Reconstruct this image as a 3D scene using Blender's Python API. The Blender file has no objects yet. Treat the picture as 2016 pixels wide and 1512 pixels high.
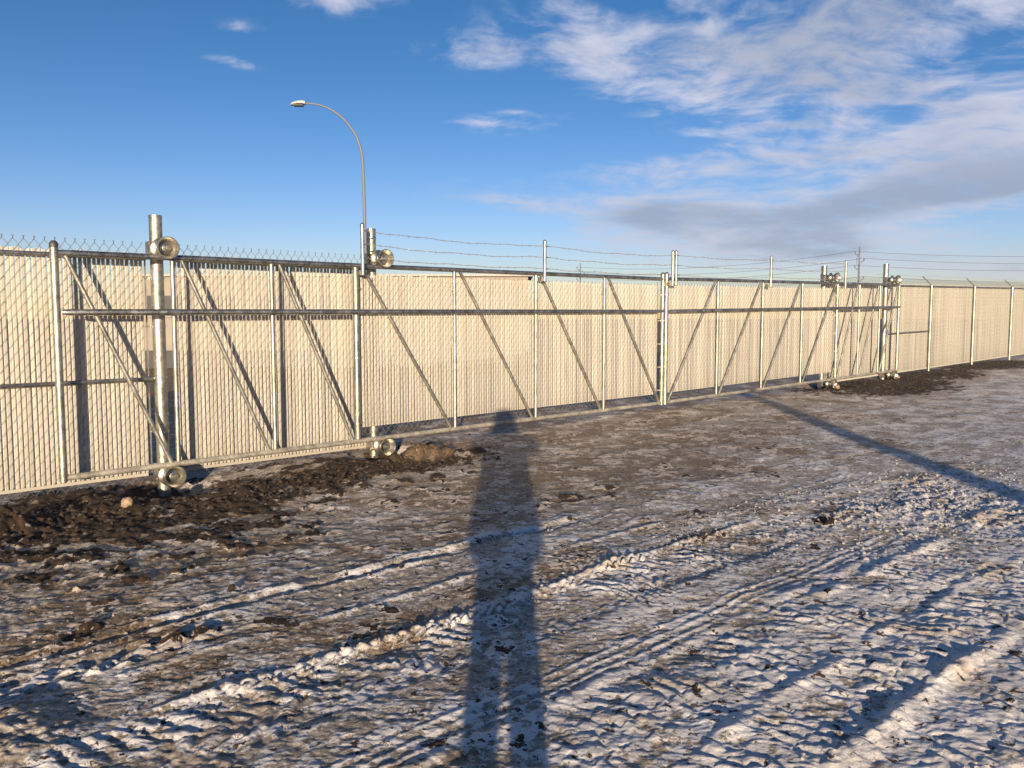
import bpy, math, random
import numpy as np
from mathutils import Vector, Matrix
R_ = math.radians
random.seed(7)
rng = np.random.default_rng(11)
scn = bpy.context.scene
COL = scn.collection

# ------------------------------------------------------------------ camera
CAM_H = 1.62
cd = bpy.data.cameras.new('camera'); cam = bpy.data.objects.new('camera', cd); COL.objects.link(cam)
cd.sensor_width = 36.0; cd.lens = 36.0 * 1635 / 2016; cd.clip_start = 0.05; cd.clip_end = 3000
cam.location = (0, 0, CAM_H); cam.rotation_euler = (math.pi / 2 - 0.0794, 0, 0)
scn.camera = cam

# ------------------------------------------------------------------ light
SUN_EL = R_(7.5); SUN_AZ = R_(-0.45)          # direction the light travels: almost straight ahead (+Y)
SKY_STRENGTH = 0.070
EXPOSURE = 0.72
sl = bpy.data.lights.new('sun', 'SUN'); so = bpy.data.objects.new('sun', sl); COL.objects.link(so)
sl.energy = 5.0; sl.angle = R_(0.53); sl.color = (1.0, 0.815, 0.61)
ldir = Vector((math.sin(SUN_AZ) * math.cos(SUN_EL), math.cos(SUN_AZ) * math.cos(SUN_EL), -math.sin(SUN_EL)))
so.rotation_euler = ldir.to_track_quat('-Z', 'Y').to_euler()
scn.view_settings.view_transform = 'Standard'; scn.view_settings.look = 'None'
scn.view_settings.gamma = 1.0; scn.view_settings.exposure = EXPOSURE; scn.view_settings.use_curve_mapping = False


class NT:
    """small helper for node trees"""
    def __init__(s, tree): s.t = tree; s.n = tree.nodes; s.l = tree.links
    def node(s, typ, **kw):
        n = s.n.new(typ)
        for k, v in kw.items():
            if k.startswith('i_'):
                key = k[2:]; key = int(key) if key.isdigit() else key.replace('_', ' ')
                s.inp(n.inputs[key], v)
            else: setattr(n, k, v)
        return n
    def inp(s, sock, v):
        if isinstance(v, bpy.types.NodeSocket): s.l.new(v, sock)
        elif isinstance(v, bpy.types.Node): s.l.new(v.outputs[0], sock)
        else: sock.default_value = v
    def m(s, op, a, b=None, c=None, clamp=False):
        n = s.n.new('ShaderNodeMath'); n.operation = op; n.use_clamp = clamp
        s.inp(n.inputs[0], a)
        if b is not None: s.inp(n.inputs[1], b)
        if c is not None: s.inp(n.inputs[2], c)
        return n.outputs[0]
    def mix(s, fac, a, b, typ='MIX'):
        n = s.n.new('ShaderNodeMix'); n.data_type = 'RGBA'; n.blend_type = typ
        s.inp(n.inputs[0], fac); s.inp(n.inputs[6], a); s.inp(n.inputs[7], b)
        return n.outputs[2]
    def ss(s, x, a, b):
        n = s.n.new('ShaderNodeMapRange'); n.interpolation_type = 'SMOOTHSTEP'
        s.inp(n.inputs[0], x); n.inputs[1].default_value = a; n.inputs[2].default_value = b
        return n.outputs[0]
    def noise(s, vec, scale, detail=4, rough=0.55, dist=0.0):
        n = s.n.new('ShaderNodeTexNoise'); s.inp(n.inputs['Vector'], vec)
        n.inputs['Scale'].default_value = scale; n.inputs['Detail'].default_value = detail
        n.inputs['Roughness'].default_value = rough; n.inputs['Distortion'].default_value = dist
        return n.outputs[0]


# ------------------------------------------------------------------ world: sky and clouds
w = bpy.data.worlds.new('World'); scn.world = w; w.use_nodes = True
N = NT(w.node_tree); N.n.clear()
sky = N.node('ShaderNodeTexSky', sky_type='NISHITA', sun_disc=False, sun_elevation=SUN_EL, sun_rotation=math.pi + SUN_AZ,
             altitude=700, air_density=1.0, dust_density=0.4, ozone_density=2.2)
geo = N.node('ShaderNodeTexCoord')
sep = N.node('ShaderNodeSeparateXYZ', i_0=geo.outputs['Generated'])
dx, dy, dz = sep.outputs
az = N.m('ARCTAN2', dx, dy)
el = N.m('ARCSINE', dz)
elc = N.m('MAXIMUM', dz, 0.0)
# cloud sheet seen in perspective: direction projected on a high plane
den = N.m('ADD', elc, 0.16)
px = N.m('DIVIDE', dx, den); py = N.m('DIVIDE', dy, den)
cv = N.node('ShaderNodeCombineXYZ', i_0=px, i_1=py, i_2=0.0).outputs[0]
wv = N.node('ShaderNodeTexNoise'); N.inp(wv.inputs['Vector'], cv); wv.inputs['Scale'].default_value = 1.7; wv.inputs['Detail'].default_value = 3
wvec = N.node('ShaderNodeVectorMath', operation='MULTIPLY_ADD'); N.inp(wvec.inputs[0], wv.outputs['Color'])
wvec.inputs[1].default_value = (0.35, 0.35, 0); N.inp(wvec.inputs[2], cv)
n_big = N.noise(wvec.outputs[0], 1.5, 5, 0.55)
n_mid = N.noise(wvec.outputs[0], 6.5, 9, 0.60, 0.2)
mp = N.node('ShaderNodeMapping'); N.inp(mp.inputs[0], wvec.outputs[0]); mp.inputs['Rotation'].default_value = (0, 0, R_(-28)); mp.inputs['Scale'].default_value = (1.3, 3.6, 1)
n_str = N.noise(mp.outputs[0], 3.0, 9, 0.58)


def blob(a0, e0, ra, re, rot=0.0, k=1.0):
    """soft elliptic cloud bank at azimuth a0, elevation e0 (radians)"""
    da = N.m('SUBTRACT', az, a0); de = N.m('SUBTRACT', el, e0)
    c, s_ = math.cos(rot), math.sin(rot)
    u = N.m('DIVIDE', N.m('ADD', N.m('MULTIPLY', da, c), N.m('MULTIPLY', de, s_)), ra)
    v = N.m('DIVIDE', N.m('SUBTRACT', N.m('MULTIPLY', de, c), N.m('MULTIPLY', da, s_)), re)
    d = N.m('ADD', N.m('MULTIPLY', u, u), N.m('MULTIPLY', v, v))
    return N.m('MULTIPLY', N.m('EXPONENT', N.m('MULTIPLY', d, -1.0)), k)


BANKS = [  # azimuth, elevation, half width, half height, tilt, weight
    (0.39, 0.36, 0.13, 0.085, -0.15, 1.15), (0.31, 0.275, 0.15, 0.045, -0.15, 0.85), (0.13, 0.315, 0.13, 0.040, -0.10, 0.85), (-0.03, 0.302, 0.085, 0.018, -0.05, 0.9),
    (0.19, 0.255, 0.13, 0.026, -0.25, 0.75), (0.55, 0.335, 0.05, 0.05, 0.0, 0.8), (0.44, 0.235, 0.12, 0.026, -0.1, 0.6), (0.0, 0.226, 0.06, 0.013, 0.0, 0.8), (0.28, 0.212, 0.10, 0.006, 0.0, 0.7),
    (0.55, 0.190, 0.15, 0.045, 0.20, 1.3), (0.30, 0.178, 0.17, 0.018, 0.05, 0.85), (0.19, 0.122, 0.10, 0.022, 0.0, 1.35),
    (0.46, 0.132, 0.17, 0.020, 0.10, 1.35), (0.30, 0.090, 0.17, 0.018, 0.0, 1.3), (0.02, 0.135, 0.06, 0.008, -0.08, 0.6), (0.56, 0.050, 0.12, 0.012, 0.0, 0.9), (0.34, 0.066, 0.16, 0.012, 0.0, 0.8),
    (-0.25, 0.365, 0.08, 0.022, -0.2, 1.0), (-0.30, 0.312, 0.035, 0.009, 0, 0.42), (-0.315, 0.277, 0.035, 0.006, -0.12, 0.62),
    (-0.06, 0.375, 0.13, 0.014, 0.1, 0.6), (0.08, 0.39, 0.1, 0.015, 0.0, 0.5), (-0.1, 0.15, 0.25, 0.03, 0.0, 0.14),
    (1.0, 0.40, 0.30, 0.22, 0.1, 0.9), (1.5, 0.25, 0.4, 0.12, 0, 0.8), (0.2, 0.8, 0.8, 0.25, 0, 0.6), (-1.7, 0.4, 0.6, 0.15, 0, 0.5)]
cov = None
for b in BANKS:
    g = blob(*b); cov = g if cov is None else N.m('ADD', cov, g)
cov = N.m('MINIMUM', cov, 1.25)
tex = N.m('ADD', N.m('MULTIPLY', n_mid, 0.66), N.m('MULTIPLY', n_str, 0.34))
dens0 = N.m('ADD', cov, N.m('MULTIPLY', N.m('SUBTRACT', tex, 0.5), N.m('MULTIPLY_ADD', N.ss(el, 0.14, 0.26), 1.6, 3.6)))
low0 = N.ss(el, 0.24, 0.16)
dens = N.ss(N.m('MULTIPLY_ADD', low0, 0.40, dens0), 0.2, 1.75)
dens = N.m('MULTIPLY', dens, N.ss(cov, 0.05, 0.4))
thick = N.ss(N.m('ADD', cov, N.m('MULTIPLY', N.m('SUBTRACT', n_big, 0.5), 2.6)), 0.65, 1.5)
low = N.ss(el, 0.26, 0.12)
shade = N.m('MAXIMUM', N.m('MULTIPLY', thick, 0.75), N.m('MULTIPLY', low, N.m('MULTIPLY_ADD', thick, 0.6, 0.4)))
# sky colour: Nishita, a little more saturated
hs = N.node('ShaderNodeHueSaturation', i_Saturation=1.25, i_Value=1.0, i_Color=sky.outputs[0])
tint = N.mix(N.ss(el, 0.0, 0.36), (1.30, 1.12, 1.55, 1), (0.92, 0.93, 1.17, 1))
skycol = N.mix(1.0, hs.outputs[0], tint, 'MULTIPLY')
cl_lit = (6.4, 6.4, 7.4, 1); cl_dark = (3.1, 3.5, 4.5, 1)
ccol = N.mix(shade, cl_lit, cl_dark)
fin = N.mix(N.m('MULTIPLY', dens, 0.86), skycol, ccol)
bg = N.node('ShaderNodeBackground', i_Color=fin, i_Strength=SKY_STRENGTH)
wo = N.node('ShaderNodeOutputWorld'); N.l.new(bg.outputs[0], wo.inputs[0])


# ------------------------------------------------------------------ mesh helpers
class MB:
    def __init__(s): s.v = []; s.f = []
    def add(s, vs, fs):
        o = len(s.v); s.v.extend([tuple(v) for v in vs]); s.f.extend([tuple(i + o for i in f) for f in fs])
    def box(s, c, d, rot=None):
        c = Vector(c); vs = []
        for z in (-1, 1):
            for x, y in ((-1, -1), (1, -1), (1, 1), (-1, 1)):
                p = Vector((x * d[0] / 2, y * d[1] / 2, z * d[2] / 2))
                if rot is not None: p = rot @ p
                vs.append(c + p)
        s.add(vs, [(3, 2, 1, 0), (4, 5, 6, 7), (0, 1, 5, 4), (1, 2, 6, 5), (2, 3, 7, 6), (3, 0, 4, 7)])
    def tube(s, pts, r, n=12, cap=True):
        pts = [Vector(p) for p in pts]; m = len(pts)
        rr = r if isinstance(r, (list, tuple)) else [r] * m
        ref = None; vs = []
        for i, p in enumerate(pts):
            d = (pts[min(i + 1, m - 1)] - pts[max(i - 1, 0)]).normalized()
            if ref is None:
                ref = Vector((0, 0, 1)) if abs(d.z) < 0.9 else Vector((1, 0, 0))
                a = d.cross(ref).normalized()
            else:
                a = (a - d * a.dot(d)).normalized()
            b = d.cross(a)
            for k in range(n):
                t = 2 * math.pi * k / n
                vs.append(p + (a * math.cos(t) + b * math.sin(t)) * rr[i])
        fs = []
        for i in range(m - 1):
            for k in range(n):
                fs.append((i * n + k, i * n + (k + 1) % n, (i + 1) * n + (k + 1) % n, (i + 1) * n + k))
        if cap:
            fs.append(tuple(range(n - 1, -1, -1))); fs.append(tuple((m - 1) * n + k for k in range(n)))
        s.add(vs, fs)
    def lathe(s, prof, n=24, axis='Z', c=(0, 0, 0)):
        """prof: list of (radius, height)"""
        c = Vector(c); vs = []
        for r, h in prof:
            for k in range(n):
                t = 2 * math.pi * k / n; x, y = r * math.cos(t), r * math.sin(t)
                if axis == 'Z': q = Vector((x, y, h))
                elif axis == 'Y': q = Vector((x, h, -y))
                else: q = Vector((h, x, y))
                vs.append(c + q)
        fs = []
        for i in range(len(prof) - 1):
            for k in range(n):
                fs.append((i * n + k, i * n + (k + 1) % n, (i + 1) * n + (k + 1) % n, (i + 1) * n + k))
        fs.append(tuple(range(n - 1, -1, -1))); fs.append(tuple((len(prof) - 1) * n + k for k in range(n)))
        s.add(vs, fs)
    def mesh(s, name, mat, smooth=True):
        me = bpy.data.meshes.new(name); me.from_pydata(s.v, [], s.f); me.update()
        if mat: me.materials.append(mat)
        if smooth:
            me.polygons.foreach_set('use_smooth', [True] * len(me.polygons))
            try: me.set_sharp_from_angle(angle=R_(40))
            except Exception: pass
        return me
    def obj(s, name, mat, parent=None, smooth=True): return link(name, s.mesh(name, mat, smooth), parent)


def link(name, data, parent=None, loc=None):
    o = bpy.data.objects.new(name, data); COL.objects.link(o)
    if parent is not None: o.parent = parent
    if loc is not None: o.location = loc
    return o


def tag(o, label=None, cat=None, group=None, kind=None):
    if label: o['label'] = label
    if cat: o['category'] = cat
    if group: o['group'] = group
    if kind: o['kind'] = kind
    return o


def thing(name, label, cat, loc=(0, 0, 0), rotz=0.0, group=None):
    o = link(name, None, None, loc); o.rotation_euler = (0, 0, rotz)
    return tag(o, label, cat, group)


# ------------------------------------------------------------------ materials
def new_mat(name):
    m = bpy.data.materials.new(name); m.use_nodes = True
    n = NT(m.node_tree); n.n.clear()
    out = n.node('ShaderNodeOutputMaterial'); p = n.node('ShaderNodeBsdfPrincipled'); n.l.new(p.outputs[0], out.inputs[0])
    return m, n, p


def galv(name, base=(0.52, 0.50, 0.46), rough=0.42, metal=0.9, spec_scale=55, streak=0.25):
    m, n, p = new_mat(name)
    tc = n.node('ShaderNodeTexCoord')
    info = n.node('ShaderNodeObjectInfo')
    off = n.node('ShaderNodeVectorMath', operation='ADD'); n.inp(off.inputs[0], tc.outputs['Object']); n.l.new(info.outputs['Random'], off.inputs[1])
    a = n.noise(off.outputs[0], spec_scale, 3, 0.6)
    b = n.noise(off.outputs[0], 7, 4, 0.65, 0.5)
    k = n.m('ADD', n.m('MULTIPLY', a, 0.4), n.m('MULTIPLY', b, 0.6))
    dark = tuple(c * (1 - streak * 1.6) for c in base) + (1,); pale_tone = tuple(min(1, c * (1 + streak)) for c in base) + (1,)  # random zinc mottling between a darker and a paler tone
    n.l.new(n.mix(n.ss(k, 0.32, 0.68), dark, pale_tone), p.inputs['Base Color'])
    p.inputs['Metallic'].default_value = metal
    n.l.new(n.m('ADD', n.m('MULTIPLY', k, 0.30), rough - 0.15), p.inputs['Roughness'])
    bp = n.node('ShaderNodeBump', i_Strength=0.12, i_Distance=0.004, i_Height=a); n.l.new(bp.outputs[0], p.inputs['Normal'])
    return m


M_GALV = galv('galvanised_steel', base=(0.41, 0.395, 0.33), rough=0.50, streak=0.3)
M_DUSTY = galv('dusty_rail', base=(0.46, 0.42, 0.335), rough=0.55, metal=0.55, streak=0.35)
M_RAIL = galv('galvanised_rail', base=(0.36, 0.35, 0.325), rough=0.40, metal=0.9, streak=0.4)
M_POST = galv('galvanised_post', base=(0.40, 0.385, 0.32), rough=0.5, streak=0.3, spec_scale=35)
M_CAST = galv('cast_aluminium', base=(0.50, 0.47, 0.40), rough=0.37, metal=0.95, streak=0.18, spec_scale=60)
M_WIRE = galv('zinc_wire', base=(0.33, 0.30, 0.25), rough=0.5, metal=0.4, streak=0.15)
M_MESH = galv('woven_wire', base=(0.23, 0.205, 0.165), rough=0.45, metal=0.55, streak=0.15)
M_LAMP = galv('lamp_pole_steel', base=(0.17, 0.19, 0.21), rough=0.7, metal=0.3, streak=0.05)


def plain(name, col, rough=0.8, scale=20, var=0.2, metal=0.0):
    m, n, p = new_mat(name); tc = n.node('ShaderNodeTexCoord')
    a = n.noise(tc.outputs['Object'], scale, 5, 0.6)
    c1 = tuple(c * (1 - var) for c in col) + (1,); c2 = tuple(min(1, c * (1 + var)) for c in col) + (1,)
    n.l.new(n.mix(n.ss(a, 0.3, 0.7), c1, c2), p.inputs['Base Color'])
    p.inputs['Roughness'].default_value = rough; p.inputs['Metallic'].default_value = metal
    return m


def slat_mat():
    m, n, p = new_mat('beige_slat_plastic'); tc = n.node('ShaderNodeTexCoord'); info = n.node('ShaderNodeObjectInfo')
    r = info.outputs['Random']
    wn = n.node('ShaderNodeTexCoord')
    vec = n.node('ShaderNodeVectorMath', operation='MULTIPLY_ADD'); n.inp(vec.inputs[0], tc.outputs['Object'])
    vec.inputs[1].default_value = (8, 8, 0.9); rv = n.node('ShaderNodeCombineXYZ', i_0=n.m('MULTIPLY', r, 37.0), i_1=r, i_2=n.m('MULTIPLY', r, 11.0)); n.l.new(rv.outputs[0], vec.inputs[2])
    a = n.noise(vec.outputs[0], 3.0, 4, 0.6)
    base = n.mix(r, (0.395, 0.370, 0.300, 1), (0.505, 0.474, 0.385, 1))
    dirt = n.mix(n.ss(a, 0.45, 0.85), base, (0.33, 0.27, 0.205, 1))
    # splashed mud at the foot
    z = n.node('ShaderNodeSeparateXYZ', i_0=tc.outputs['Object']).outputs[2]
    foot = n.m('MULTIPLY', n.ss(n.m('ADD', z, n.m('MULTIPLY', a, 0.5)), 0.45, 0.15), 0.35)
    n.l.new(n.mix(foot, dirt, (0.24, 0.19, 0.14, 1)), p.inputs['Base Color'])
    p.inputs['Roughness'].default_value = 0.55
    return m


M_SLAT = slat_mat()
M_CAP = plain('dark_cap', (0.06, 0.055, 0.05), 0.5, 30, 0.3)

# ------------------------------------------------------------------ frames along gate and fence
class Line:
    """x along the line, y away from the viewer, z up, measured on the centre line of the gate frame"""
    def __init__(s, x, y, deg):
        s.a = R_(deg); s.P = Vector((x, y, 0)); s.u = Vector((math.sin(s.a), math.cos(s.a), 0)); s.n = Vector((-math.cos(s.a), math.sin(s.a), 0))
        s.rz = math.pi / 2 - s.a
    def w(s, t, o, z): return s.P + s.u * t + s.n * o + Vector((0, 0, z))
LL = Line(-4.275, 7.822, 46.56)
LR = Line(2.653, 14.346, 47.19)
G = 2.13


# ------------------------------------------------------------------ ground
def _h(ix, iy, seed):
    n = (ix.astype(np.int64) * 374761393 + iy.astype(np.int64) * 668265263 + seed * 1442695041) & 0xffffffff
    n = ((n ^ (n >> 13)) * 1274126177) & 0xffffffff
    n = ((n ^ (n >> 16)) * 2246822519) & 0xffffffff
    return (n ^ (n >> 15)) & 0xffffffff


def perlin(x, y, seed):
    ix = np.floor(x); iy = np.floor(y); fx = (x - ix); fy = (y - iy)
    u = fx * fx * fx * (fx * (fx * 6 - 15) + 10); v = fy * fy * fy * (fy * (fy * 6 - 15) + 10)
    def g(a, b):
        h = _h(ix + a, iy + b, seed).astype(np.float64) * (2 * math.pi / 4294967296.0)
        return np.cos(h) * (fx - a) + np.sin(h) * (fy - b)
    n00 = g(0, 0); n10 = g(1, 0); n01 = g(0, 1); n11 = g(1, 1)
    return ((n00 * (1 - u) + n10 * u) * (1 - v) + (n01 * (1 - u) + n11 * u) * v) * 1.5


def fbm(x, y, f, o, seed, gain=0.5, lim=None):
    r = 0; a = 1.0
    for i in range(o):
        k = a
        if lim is not None: k = a * np.clip(lim / f - 0.6, 0, 1)
        r = r + perlin(x * f, y * f, seed + i * 17) * k
        f *= 2.03; a *= gain
    return r


def sst(x, a, b):
    t = np.clip((x - a) / (b - a), 0, 1); return t * t * (3 - 2 * t)


def gate_level(t):
    return np.interp(t, [-8, 1.5, 4.5, 9.0, 13, 18.7, 25, 40], [-0.12, -0.10, -0.02, 0.06, 0.08, 0.12, 0.22, 0.30])


HOLES = [(1.02, 0.12, -0.22, 0.50), (3.7, 0.10, -0.18, 0.42), (15.5, 0.0, -0.14, 0.5), (18.75, 0.0, -0.06, 0.4), (1.9, 0.1, -0.05, 0.5), (4.2, 0.45, -0.03, 0.25)]
MOUNDS = [  # t, v, height, along, across
    (3.82, 0.95, 0.12, 0.50, 0.13), (3.4, 0.95, 0.09, 0.35, 0.16), (2.75, 1.05, 0.04, 0.4, 0.22), (0.1, 0.85, 0.05, 0.7, 0.25),
    (1.6, 0.95, 0.03, 0.5, 0.2), (-0.85, 1.1, 0.15, 0.35, 0.2), (0.25, 0.42, 0.05, 0.4, 0.14), (14.3, 0.8, 0.05, 0.7, 0.3), (16.6, 0.7, 0.07, 0.8, 0.3), (20.5, 0.9, 0.05, 1.0, 0.3),
    (-1.55, 5.05, 0.05, 0.18, 0.25), (2.4, 1.5, 0.03, 0.8, 0.3)]


def ground_fields(X, Y, lim):
    P, U = LL.P, LL.u
    t = (X - P.x) * U.x + (Y - P.y) * U.y
    v = -((X - P.x) * LL.n.x + (Y - P.y) * LL.n.y)          # metres in front of the gate
    wt = t + 0.06 * fbm(X, Y, 1.3, 2, 5); wv_ = v + 0.022 * fbm(X, Y, 1.6, 2, 9)
    f_big = fbm(X, Y, 0.45, 3, 1); f_mid = fbm(X, Y, 2.2, 4, 21, 0.55, lim); f_hi = fbm(X, Y, 9.0, 4, 41, 0.6, lim)
    f_c = fbm(X + 50, Y, 1.1, 4, 61, 0.6); f_d = fbm(X, Y + 80, 3.4, 4, 77, 0.62, lim)
    str_ = fbm(t * 0.35, v * 1.6, 2.4, 4, 91, 0.6, lim)       # streaks along the driving direction
    near_gate = sst(v, 5.0, 0.4)
    z = gate_level(t) * near_gate
    z = np.where(v < 0, gate_level(t), z)
    z = z + 0.020 * f_big
    soilfield = np.maximum.reduce([
        1.35 - np.abs(v - 0.8) / 1.7 - np.clip(t - 0.9, 0, 9) * 0.9 - np.clip(-4 - t, 0, 9),
        1.1 - np.abs(v - 0.8 + 0.18 * (t - 2.4)) / 1.1 - np.clip(t - 3.4, 0, 9) * 0.9 - np.clip(0.5 - t, 0, 9),
        1.1 - ((t - 3.5) / 1.15) ** 2 - ((v - 0.95) / 0.62) ** 2,
        1.0 - ((t - 3.5) / 0.5) ** 2 - ((v - 0.1) / 0.7) ** 2,
        1.35 - ((t - 16.4) / 2.7) ** 2 - ((v - 0.65) / 1.6) ** 2,
        1.1 - ((t - 20.5) / 2.8) ** 2 - ((v - 0.45) / 1.3) ** 2,
        1.1 - ((t - 25.5) / 3.4) ** 2 - ((v - 0.3) / 1.3) ** 2,
        0.55 - ((t - 4.0) / 0.28) ** 2 - ((v - 5.55) / 0.12) ** 2,
        0.30 - ((t - 3.3) / 0.75) ** 2 - ((v - 3.7) / 0.35) ** 2])
    soilfield = np.where(v < -0.4, -1, soilfield)
    soil = sst(soilfield + 0.75 * f_d + 0.35 * f_mid + 0.25 * f_hi, 0.18, 0.62)
    spots = sst(0.8 * f_d + 0.5 * f_mid + 0.6 * f_c + 0.7 * f_hi - 0.12 * np.clip(v - 4, 0, 9), 0.72, 1.15) * sst(v, 0.3, 0.8)
    soil_h = soil; soil = np.maximum(soil, 0.62 * spots)
    tan = sst(1.0 - ((t - 3.82) / 0.75) ** 2 - ((v - 0.93) / 0.20) ** 2 + 0.5 * f_mid, 0.1, 0.7)  # mask for the sunlit mound top, put in as paler soil colour
    # ------------- relief
    rough = 0.62 - 0.06 * sst(v, 5.0, 7.0)
    f_vh = fbm(X, Y, 26.0, 3, 51, 0.6, lim)
    rip = 1 - 2.2 * np.abs(perlin(X * 6.5 + 0.5 * f_mid, Y * 15 + 0.6 * f_d, 171)) * np.clip(lim / 8 - 0.3, 0, 1)
    rip2 = 1 - 2.2 * np.abs(perlin(X * 15 + 0.5 * f_mid, Y * 34, 173)); rip2 = rip2 * np.clip(lim / 20 - 0.4, 0, 1)
    z = z + rough * (0.0030 * f_mid + 0.0040 * f_hi + 0.0036 * f_vh + 0.0045 * rip + 0.0022 * rip2) + 0.0045 * str_ * sst(v, 0.5, 2.5) + 0.002 * f_d
    midz = sst(v, 5.2, 3.4)
    z = z + midz * (0.0050 * f_mid + 0.0055 * (0.4 - np.abs(f_d)) + 0.0030 * f_hi)
    z = z + soil_h * (0.014 * np.abs(f_d) + 0.013 * np.clip(f_hi, -0.5, 1) + 0.010 * f_mid + 0.004 * f_vh)
    for (a, b, d, r) in HOLES:
        z = z + d * np.exp(-(((t - a) / r) ** 2 + ((v - b) / r) ** 2) ** 1.2)
    for (a, b, d, ra, rb) in MOUNDS:
        q = ((t - a) / ra) ** 2 + ((v - b + 0.10 * f_c) / rb) ** 2
        z = z + d * np.exp(-q) * (1 + 0.4 * f_mid + 0.3 * f_hi)
    snow = np.zeros_like(z)
    def ridge(vc, wd, h, t0=-99, t1=99, br=0.7, sn=0.8, slope=0.0, nz=0.9):
        nonlocal z, snow
        m = sst(t, t0, t0 + 0.3) * sst(t, t1 + 0.3, t1)
        brk = np.clip(1 + br * 1.6 * fbm(t, v * 0 + vc, 1.7, 3, int(vc * 100)) + nz * (f_mid + 0.5 * f_hi), 0, 1.8)
        g_ = np.exp(-((wv_ - vc - slope * t) / wd) ** 2) * m
        z = z + 0.62 * h * g_ * brk; snow = np.maximum(snow, g_ * sn * np.clip(brk, 0, 1))
        return g_
    def rut(vc, wd, h, t0=-99, t1=99, slope=0.0):
        nonlocal z
        m = sst(t, t0, t0 + 0.4) * sst(t, t1 + 0.4, t1)
        z = z - h * m * sst(np.abs(wv_ - vc - slope * t), wd, wd * 0.75)
    def lugs(vc, wd, lam, h, skew, t0=-99, t1=99, slope=0.0, warp=0.25, seed=3, sn=0.35):
        nonlocal z, snow
        m = sst(t, t0, t0 + 0.3) * sst(t, t1 + 0.3, t1)
        q = wv_ - vc - slope * t
        ph = (t + skew * np.abs(q)) / lam + warp * 2.2 * fbm(X, Y, 2.6, 3, seed) + 0.25 * np.floor((q + wd) / (wd * 0.5))
        s = ph - np.floor(ph)
        pr = np.where(s < 0.62, s / 0.62, (1 - s) / 0.38); pr = sst(pr, 0.1, 0.85) * np.clip(0.8 + 0.8 * f_d + 0.5 * f_mid, 0, 1.4)
        e = sst(np.abs(q), wd, wd * 0.86) * m * (0.55 + 0.7 * sst(fbm(X, Y, 1.4, 2, seed + 4), -0.5, 0.3)) * np.clip(lim * lam * 0.9 - 0.3, 0, 1)
        z = z + 0.72 * h * pr * e; snow = np.maximum(snow, pr * e * sn)
    # A: two old packed ridges, lug teeth at the near end
    ridge(4.12, 0.030, 0.020, -3, 2.4, 0.5, 1.0, nz=0.5); ridge(4.30, 0.024, 0.015, -3, 1.0, 0.5, 0.95, nz=0.4); rut(4.22, 0.06, 0.012, -3, 2.6)
    rut(4.52, 0.13, 0.015, -3, -0.6); lugs(4.55, 0.10, 0.155, 0.030, 0.3, -3, -0.65, warp=0.1, sn=1.0)
    ridge(4.75, 0.03, 0.012, -3, 3.2, 1.0, 0.7)
    # B: tyre track with a sharp lugged shoulder
    rut(5.50, 0.27, 0.012, -4, 6); lugs(5.50, 0.25, 0.105, 0.012, 0.7, -3, 8, warp=0.2, sn=0.2)
    ridge(5.22, 0.024, 0.021, -1.2, 3.4, 0.22, 1.0, nz=0.25); lugs(5.25, 0.05, 0.085, 0.022, 1.2, -1.1, 3.2, warp=0.03, sn=0.8)
    lugs(5.55, 0.30, 0.060, 0.009, 0.2, 1.2, 5, warp=0.3, seed=9, sn=0.3); lugs(5.0, 0.22, 0.060, 0.008, 0.5, 1.2, 6, warp=0.35, seed=8, sn=0.35)
    lugs(4.3, 0.35, 0.07, 0.007, 0.6, 2.2, 8, warp=0.4, seed=12, sn=0.3)
    # C: thin twin grooves of a narrow wheel
    for q in (6.08, 6.15, 6.22): ridge(q, 0.013, 0.0085, -3, 3.9, 0.3, 0.9, nz=0.3)
    ridge(6.30, 0.04, 0.010, -3, 3.6, 0.9, 0.6)
    # D: deep snow with big tractor lugs, near right
    deep = sst(v, 6.1, 6.9) * sst(t, -0.6, 0.7)
    z = z + deep * 0.012
    lugs(6.62, 0.26, 0.105, 0.0095, 0.30, -0.3, 9, warp=0.35, seed=31, sn=0.35)
    lugs(7.17, 0.25, 0.115, 0.011, 0.25, 0.0, 9, warp=0.4, seed=35, sn=0.35)
    lugs(7.85, 0.33, 0.115, 0.0095, -0.2, 0.2, 9, warp=0.4, seed=39, sn=0.35)
    lugs(8.6, 0.33, 0.12, 0.014, 0.2, 0.2, 9, warp=0.4, seed=45, sn=0.7)
    ridge(6.93, 0.035, 0.013, 0.2, 3.2, 0.9, 0.95); ridge(7.30, 0.045, 0.026, 0.4, 4.2, 0.5, 1.0, nz=0.4, slope=0.03); ridge(8.25, 0.045, 0.014, 1.0, 6, 0.8, 1.0)
    ridge(6.45, 0.04, 0.015, 2.0, 5.5, 0.9, 0.9)
    # lumpy thrown-up snow further right
    heap = sst(1.0 - ((t - 5.4) / 1.9) ** 2 - ((v - 6.1) / 0.9) ** 2 + 0.5 * f_c, 0.1, 0.9)
    lump = np.abs(fbm(X, Y, 6.5, 3, 131, 0.5, lim))
    z = z + heap * 0.035 * lump + deep * 0.010 * np.clip(fbm(X, Y, 3.0, 3, 141, 0.5), -0.2, 1)
    # ------------- colour fields
    grime = sst(0.78 - 0.085 * v + 0.75 * f_c + 0.35 * f_mid - 0.03 * np.clip(t - 6, 0, 20), 0.15, 0.95)
    grime = np.maximum(grime, 0.8 * sst(1.3 - ((t - 4.2) / 2.4) ** 2 - ((v - 3.0) / 1.2) ** 2 + 0.7 * f_d, 0.2, 1.0))
    grime = np.maximum(grime, 0.8 * sst(1.0 - ((t - 6.6) / 1.7) ** 2 - ((v - 2.2) / 0.9) ** 2 + 0.7 * f_d, 0.2, 1.0))
    grime = np.clip(grime + midz * (0.5 * f_d + 0.35 * f_mid + 0.12), 0, 1)
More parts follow.
